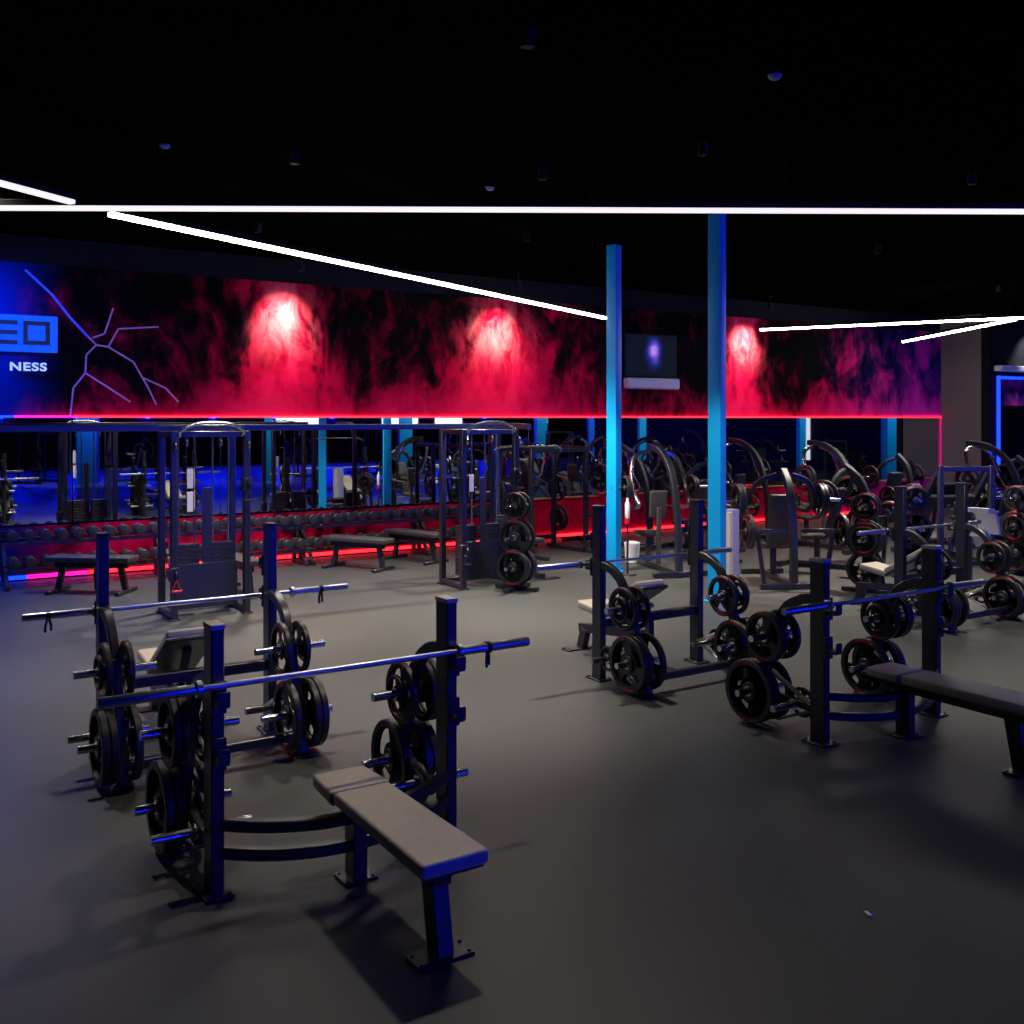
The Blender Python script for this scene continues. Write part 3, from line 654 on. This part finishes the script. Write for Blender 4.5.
# ------------------------------------------------------------------ plate loaded machines
def press_maker():
    e = thing('chest_press_machine', '', 'exercise machine')
    mb = MB(); mb.beam((-.45, .55, .04), (.45, .55, .04), .08, .07); mb.beam((0, .55, .04), (0, -.75, .04), .09, .07); mb.beam((-.3, -.75, .04), (.3, -.75, .04), .08, .07); mb.build('base_frame', M['frame'], e)
    mb = MB(); mb.rtube([(0, .52, .05), (0, .50, .7), (0, .38, 1.25), (0, .12, 1.5)], .09, .1, 5); mb.build('mast', M['frame2'], e)
    mb = MB(); mb.box((0, -.02, .82), (.32, .08, .75), (-.25, 0, 0), bev=.03, seg=3); mb.build('backrest', M['pad2'], e)
    mb = MB(); mb.box((0, -.28, .46), (.36, .38, .08), (.1, 0, 0), bev=.03, seg=3); mb.build('seat', M['pad2'], e)
    mb = MB(); mb.beam((0, -.28, .05), (0, -.28, .43), .07, .07); mb.beam((0, .0, .5), (0, .5, .6), .06, .06); mb.build('seat_post', M['frame'], e)
    for s in (-1, 1):
        mb = MB(); mb.rtube([(s*.10, .15, 1.45), (s*.34, .12, 1.35), (s*.46, .02, 1.1), (s*.46, -.2, .95), (s*.42, -.42, .95)], .06, .06, 5); a = mb.build('lever_arm', M['frame2'], e)
        mb = MB(); mb.tube([(s*.42, -.42, .96), (s*.2, -.46, .96)], .018, 8); mb.tube([(s*.42, -.42, .96), (s*.42, -.43, 1.12)], .018, 8); mb.build('handle', M['rubber'], a)
        mb = MB(); mb.tube([(s*.46, .0, 1.1), (s*.82, .0, 1.1)], .0245, 12); mb.build('plate_peg', M['steel'], a)
        mb = MB(); mb.beam((s*.1, .52, .75), (s*.55, .58, .75), .05, .05); mb.tube([(s*.52, .58, .75), (s*.78, .58, .75)], .0245, 12); mb.beam((s*.4, .55, .06), (s*.5, .58, .75), .05, .05); mb.build('storage_peg', M['frame'], e)
    return e
PRESS_PEGS = [(.51, 0, 1.1), (.58, .58, .75)]
def legpress_maker():
    e = thing('leg_press_machine', '', 'exercise machine')
    for s in (-1, 1):
        mb = MB(); mb.beam((s*.38, -.75, .05), (s*.38, 1.0, .05), .07, .07); mb.build('base_rail', M['frame'], e)
        mb = MB(); mb.beam((s*.38, -.25, .25), (s*.38, .98, 1.48), .07, .07, up=Vector((1, 0, 0))); mb.build('slide_rail', M['frame2'], e)
        mb = MB(); mb.beam((s*.38, .97, .05), (s*.38, .97, 1.5), .07, .08); mb.build('post', M['frame2'], e); mb = MB(); mb.beam((s*.38, -.3, .05), (s*.38, -.3, .3), .06, .07); mb.build('short_post', M['frame2'], e)
    for yy, zz in ((.97, 1.45), (-.72, .05), (.97, .06)): mb = MB(); mb.beam((-.38, yy, zz), (.38, yy, zz), .07, .07); mb.build('cross_beam', M['frame'], e)
    mb = MB(); mb.box((0, .30, 1.02), (.68, .04, .52), (-PI/4, 0, 0), bev=.01); mb.box((0, .42, .93), (.9, .25, .06), (PI/4, 0, 0), bev=.01); mb.build('foot_sled', M['frame2'], e)
    for s in (-1, 1):
        mb = MB(); mb.tube([(s*.42, .46, .98), (s*.82, .46, .98)], .0245, 12); mb.build('plate_peg', M['steel'], e)
    mb = MB(); mb.box((0, -.68, .62), (.42, .08, .75), (-2.4+PI/2, 0, 0), bev=.03, seg=3); mb.build('backrest', M['pad2'], e)
    mb = MB(); mb.box((0, -.33, .3), (.42, .35, .08), (-.2, 0, 0), bev=.03, seg=3); mb.build('seat', M['pad2'], e)
    mb = MB(); mb.beam((0, -.68, .06), (0, -.72, .55), .06, .06); mb.build('backrest_post', M['frame'], e)
    return e
LEG_PEGS = [(.48, .46, .98)]
def rack2_maker():
    e = thing('squat_rack', '', 'squat rack')
    for s in (-1, 1):
        for y, h in ((-.35, 1.75), (.45, 1.75)):
            mb = MB(); mb.box((s*.58, y, h/2), (.07, .07, h), bev=.005); mb.build('post', M['frame'], e)
        mb = MB(); mb.beam((s*.58, -.75, .035), (s*.58, .6, .035), .07, .06); mb.build('floor_rail', M['frame2'], e); mb = MB(); mb.beam((s*.58, -.35, 1.71), (s*.58, .45, 1.71), .06, .06); mb.build('side_rail', M['frame2'], e)
        mb = MB(); mb.tube([(s*.61, .45, .5), (s*.86, .45, .5)], .0245, 12); mb.build('plate_peg', M['steel'], e)
        mb = MB(); mb.tube([(s*.61, .45, 1.0), (s*.86, .45, 1.0)], .0245, 12); mb.build('plate_peg', M['steel'], e)
        mb = MB(); hk = mb.box((s*.58, -.43, 1.15), (.06, .1, .03), bev=.003); mb.box((s*.58, -.48, 1.19), (.06, .015, .09), bev=.003); mb.build('bar_hook', M['frame2'], e)
    for yy, zz in ((.45, 1.68), (.45, .2), (-.35, 1.68)): mb = MB(); mb.beam((-.58, yy, zz), (.58, yy, zz), .06, .06); mb.build('cross_beam', M['frame2'], e)
    return e
RACK_PEGS = [(.63, .45, .5), (.63, .45, 1.0)]
def tree_maker():
    e = thing('plate_tree', '', 'plate tree')
    mb = MB(); mb.box((0, 0, .62), (.08, .08, 1.2), bev=.005); mb.build('post', M['frame'], e)
    mb = MB(); mb.beam((-.3, 0, .03), (.3, 0, .03), .08, .05); mb.beam((0, -.3, .03), (0, .3, .03), .08, .05); mb.build('base', M['frame'], e)
    for z in (.3, .68, 1.08):
        mb = MB(); mb.tube([(-.3, 0, z), (.3, 0, z)], .0245, 12); mb.build('plate_peg', M['steel'], e)
    return e
TREE_PEGS = [(.045, 0, .3), (.045, 0, .68), (.045, 0, 1.08)]
def row_maker():
    e = thing('lever_row_machine', '', 'exercise machine')
    mb = MB(); mb.beam((0, -.9, .05), (0, .9, .05), .09, .07); mb.beam((-.4, .85, .05), (.4, .85, .05), .08, .07); mb.beam((-.35, -.85, .05), (.35, -.85, .05), .08, .07); mb.build('base_frame', M['frame'], e)
    mb = MB(); mb.rtube([(0, .82, .05), (0, .75, .9), (0, .55, 1.45), (0, .2, 1.72), (0, -.2, 1.78)], .09, .09, 5); mb.build('mast', M['frame2'], e)
    mb = MB(); mb.box((0, .1, .95), (.26, .07, .4), (-.1, 0, 0), bev=.03, seg=3); mb.beam((0, .12, .05), (0, .14, .9), .06, .06); mb.build('chest_pad', M['pad2'], e)
    mb = MB(); mb.box((0, -.25, .5), (.34, .36, .07), bev=.03, seg=3); mb.beam((0, -.25, .05), (0, -.25, .47), .06, .06); mb.build('seat', M['pad2'], e)
    for s in (-1, 1):
        mb = MB(); mb.rtube([(s*.09, -.05, 1.72), (s*.35, .0, 1.6), (s*.42, .15, 1.2), (s*.38, .3, .95), (s*.34, -.1, .9)], .05, .05, 5); a = mb.build('lever_arm', M['steel'], e)
        mb = MB(); mb.tube([(s*.34, -.1, .9), (s*.15, -.16, .9)], .017, 8); mb.build('handle', M['rubber'], a)
        mb = MB(); mb.tube([(s*.43, .16, 1.2), (s*.75, .16, 1.2)], .0245, 12); mb.build('plate_peg', M['steel'], a)
    return e
ROW_PEGS = [(.48, .16, 1.2)]
KIND = {'press': (Pool(press_maker), PRESS_PEGS), 'leg': (Pool(legpress_maker), LEG_PEGS), 'rack': (Pool(rack2_maker), RACK_PEGS), 'tree': (Pool(tree_maker), TREE_PEGS), 'row': (Pool(row_maker), ROW_PEGS)}
def machine(kind, p, rz, label, who, seqs):
    who = who.removeprefix('the '); pool, pegs = KIND[kind]; pool.put(p, rz, label); mt = Matrix.Translation(p) @ Euler((0, 0, rz)).to_matrix().to_4x4()
    for (x, y, z), seq in zip(pegs, seqs):
        for s in (-1, 1):
            q = mt @ Vector((s*x, y, z)); sd = 'left' if q.x/q.y < p.x/p.y else 'right'
            load(mt, rz, s*x, y, z, s, seq, f'{"low" if z < .6 else ("mid" if z < .9 else "high")} on {sd} of {who}', f'weight plates on {who}')
machine('rack', at(545, 16.3), TH+.1, 'black squat rack before the red lower wall, left of the rear column', 'the squat rack left of columns', ['ML', 'L'])
machine('row', at(655, 14.6), TH+PI-.3, 'lever row machine between the two blue columns', 'the row machine between the blue columns', ['MM'])
machine('press', at(700, 16.6), TH+PI+.1, 'chest press machine behind the near blue column', 'the press behind the near column', ['L', 'M'])
machine('press', at(780, 13.4), TH+PI-.5, 'chest press machine just right of the near blue column', 'the press beside near column', ['LL', 'LM'])
machine('press', at(836, 14.6), TH+PI+.35, 'chest press machine behind the left upright of the right flat bench', 'the press behind right flat bench', ['LM', 'LL'])
machine('row', at(818, 17.0), TH+PI, 'lever row machine far back before the red wall, right of the near column', 'the far row machine', ['LM'])
machine('tree', at(866, 12.6), TH+.4, 'black plate tree loaded with plates left of the right rear incline bench', 'the middle plate tree', ['L', 'LM', 'M'])
machine('press', at(893, 18.8), TH+PI-.2, 'chest press machine before the magenta end of the lower mural', 'the press before the magenta wall', ['L', 'ML'])
machine('leg', at(936, 15.7), TH+2.6, 'leg press machine before the corner of the mural wall', 'the leg press at the wall corner', ['LLL'])
machine('row', at(978, 16.8), TH+PI, 'lever row machine before the grey corner wall', 'the row machine by grey wall', ['LL'])
machine('tree', at(1018, 14.0), TH, 'black plate tree at the right picture edge', 'the plate tree at the right edge', ['L', 'LM', 'M'])
machine('press', at(1010, 18.0), TH+PI, 'chest press machine at far right before the blue light frame', 'the press before the blue frame', ['L', 'LL'])
machine('row', at(736, 19.0), TH+PI, 'lever row machine at the red wall behind the near column', 'the row machine behind near column', ['L', 'LL'])
machine('tree', at(517, 12.8), TH+.5, 'black plate tree loaded with plates at the right cable tower', 'the plate tree at right cable tower', ['LL', 'L', 'M'])
machine('tree', at(722, 15.2), TH+.9, 'black plate tree just right behind the near cyan column', 'the plate tree behind near column', ['LL', 'LL', 'M'])
machine('tree', at(914, 13.8), TH+.9, 'black plate tree behind the left upright of the right incline bench', 'the plate tree behind right incline bench', ['LL', 'L', 'M'])
machine('row', at(613, 17.3), TH+PI+.2, 'lever row machine just behind the rear cyan column', 'the row machine behind rear column', ['LL'])
# machines that only the mirrors show
for k, (px, z, kd) in enumerate(((690, 33, 'row'), (760, 34, 'press'), (850, 33, 'leg'), (560, 35, 'rack'), (610, 38, 'press'), (460, 38, 'row'), (370, 40, 'rack'), (140, 35, 'press'), (40, 34, 'rack'), (300, 38, 'press'))):
    machine(kd, virt(px, z), TH+k*.7, f'machine seen only as a dim reflection in the mirrors, {ords[k]} of ten', f'mirror image machine {ords[k]}', ['L', 'L', 'M'])
# curved white shroud
t = thing('machine_guard', 'bright white curved guard standing at the right behind the incline bench', 'machine guard', at(984, 12.9), TH+.2)
mb = MB(); mb.sweep([(-.2, 0, 1.02), (-.0, 0, 1.0), (.12, 0, .88), (.19, 0, .70)], [(.13, .03), (-.13, .03), (-.13, -.03), (.13, -.03)], sub=5); mb.build('upper_guard', M['white'], t)
mb = MB(); mb.sweep([(-.22, 0, .74), (-.08, 0, .68), (.0, 0, .56)], [(.09, .05), (-.09, .05), (-.09, -.05), (.09, -.05)], sub=5); mb.build('lower_guard', M['white'], t)
mb = MB(); mb.beam((-.2, .1, .02), (-.2, .1, 1.0), .05, .05); foot(mb, -.2, .1, .25, .2); mb.build('stand_post', M['frame'], t)
# dispenser stand next to the near column, small white things by the rear column
t = thing('wipe_dispenser', 'slim beige and lilac wipe dispenser stand right beside the near cyan column', 'dispenser', at(731, 12.3), TH)
mb = MB(); mb.box((0, 0, .55), (.13, .16, 1.06), bev=.015, seg=2); mb.box((0, 0, .012), (.26, .26, .022), bev=.004); mb.build('stand', M['lilac'], t)
mb = MB(); mb.box((-.085, -.03, .55), (.06, .13, 1.0), bev=.012, seg=2); mb.build('side_panel', M['beige'], t)
t = thing('spray_bottle_holder', 'small white and red holder beside the rear cyan column, above floor stand', 'bottle holder', at(627.5, 14.0), TH)
mb = MB(); mb.tube([(0, 0, .02), (0, 0, .75)], .015, 8); mb.lathe([(.002, .13), (.022, .12)], (0, 0, 0), 'Z', 20); mb.build('stand', M['frame'], t)
mb = MB(); mb.lathe([(.8, .03), (.82, .035), (1.0, .035), (1.04, .018), (1.08, .018)], (0, 0, 0), 'Z', 16); mb.build('bottle', M['white'], t)
mb = MB(); mb.lathe([(.72, .04), (.80, .04)], (0, 0, 0), 'Z', 16); mb.build('cup', M['red'], t)
o_ = thing('small_bin', 'small white bin on the floor right of the rear cyan column', 'bin', at(632, 15.2), TH)
mb = MB(); mb.lathe([(.002, .09), (.01, .1), (.28, .12), (.29, .12)], (0, 0, 0), 'Z', 20); mb.build('body', M['white'], o_)
mb = MB(); mb.lathe([(.29, .125), (.31, .12), (.33, .06)], (0, 0, 0), 'Z', 20); mb.build('lid', M['white'], o_)
# small paper scrap on the floor
mb = MB(); mb.box((0, 0, .004), (.02, .035, .006), (.1, .2, .3), bev=.001); o = mb.build('paper_scrap', M['white']); o.location = at(868, 2200/(915-418), .003); tag(o, 'tiny white scrap on the open floor at lower right', 'scrap')
# back door (seen in the mirrors)
p = virt(427, 44/(math.cos(TH)+.542*.085)*.985); mb = MB(); mb.box((0, 0, 1.05), (.9, .06, 2.1), bev=.01); o = mb.build('door_1', M['orange']); o.location = uv(p.dot(U), NB+.04); o.rotation_euler = (0, 0, TH); o['kind'] = 'structure'

# ------------------------------------------------------------------ world, camera
w = bpy.data.worlds.new('world'); bpy.context.scene.world = w; w.use_nodes = True
w.node_tree.nodes['Background'].inputs[0].default_value = (.0, .0, .0, 1)
cam = bpy.data.cameras.new('camera'); co = bpy.data.objects.new('camera', cam); C.objects.link(co)
co.location = (0, 0, CAMH); co.rotation_euler = (PI/2, 0, 0); cam.sensor_width = 36; cam.lens = 1000/1024*36; cam.shift_y = -(512-HOR)/1024; cam.clip_end = 200
bpy.context.scene.camera = co
vs = bpy.context.scene.view_settings; vs.view_transform = 'Standard'; vs.look = 'None'; vs.exposure = 0; vs.gamma = 1; vs.use_curve_mapping = False
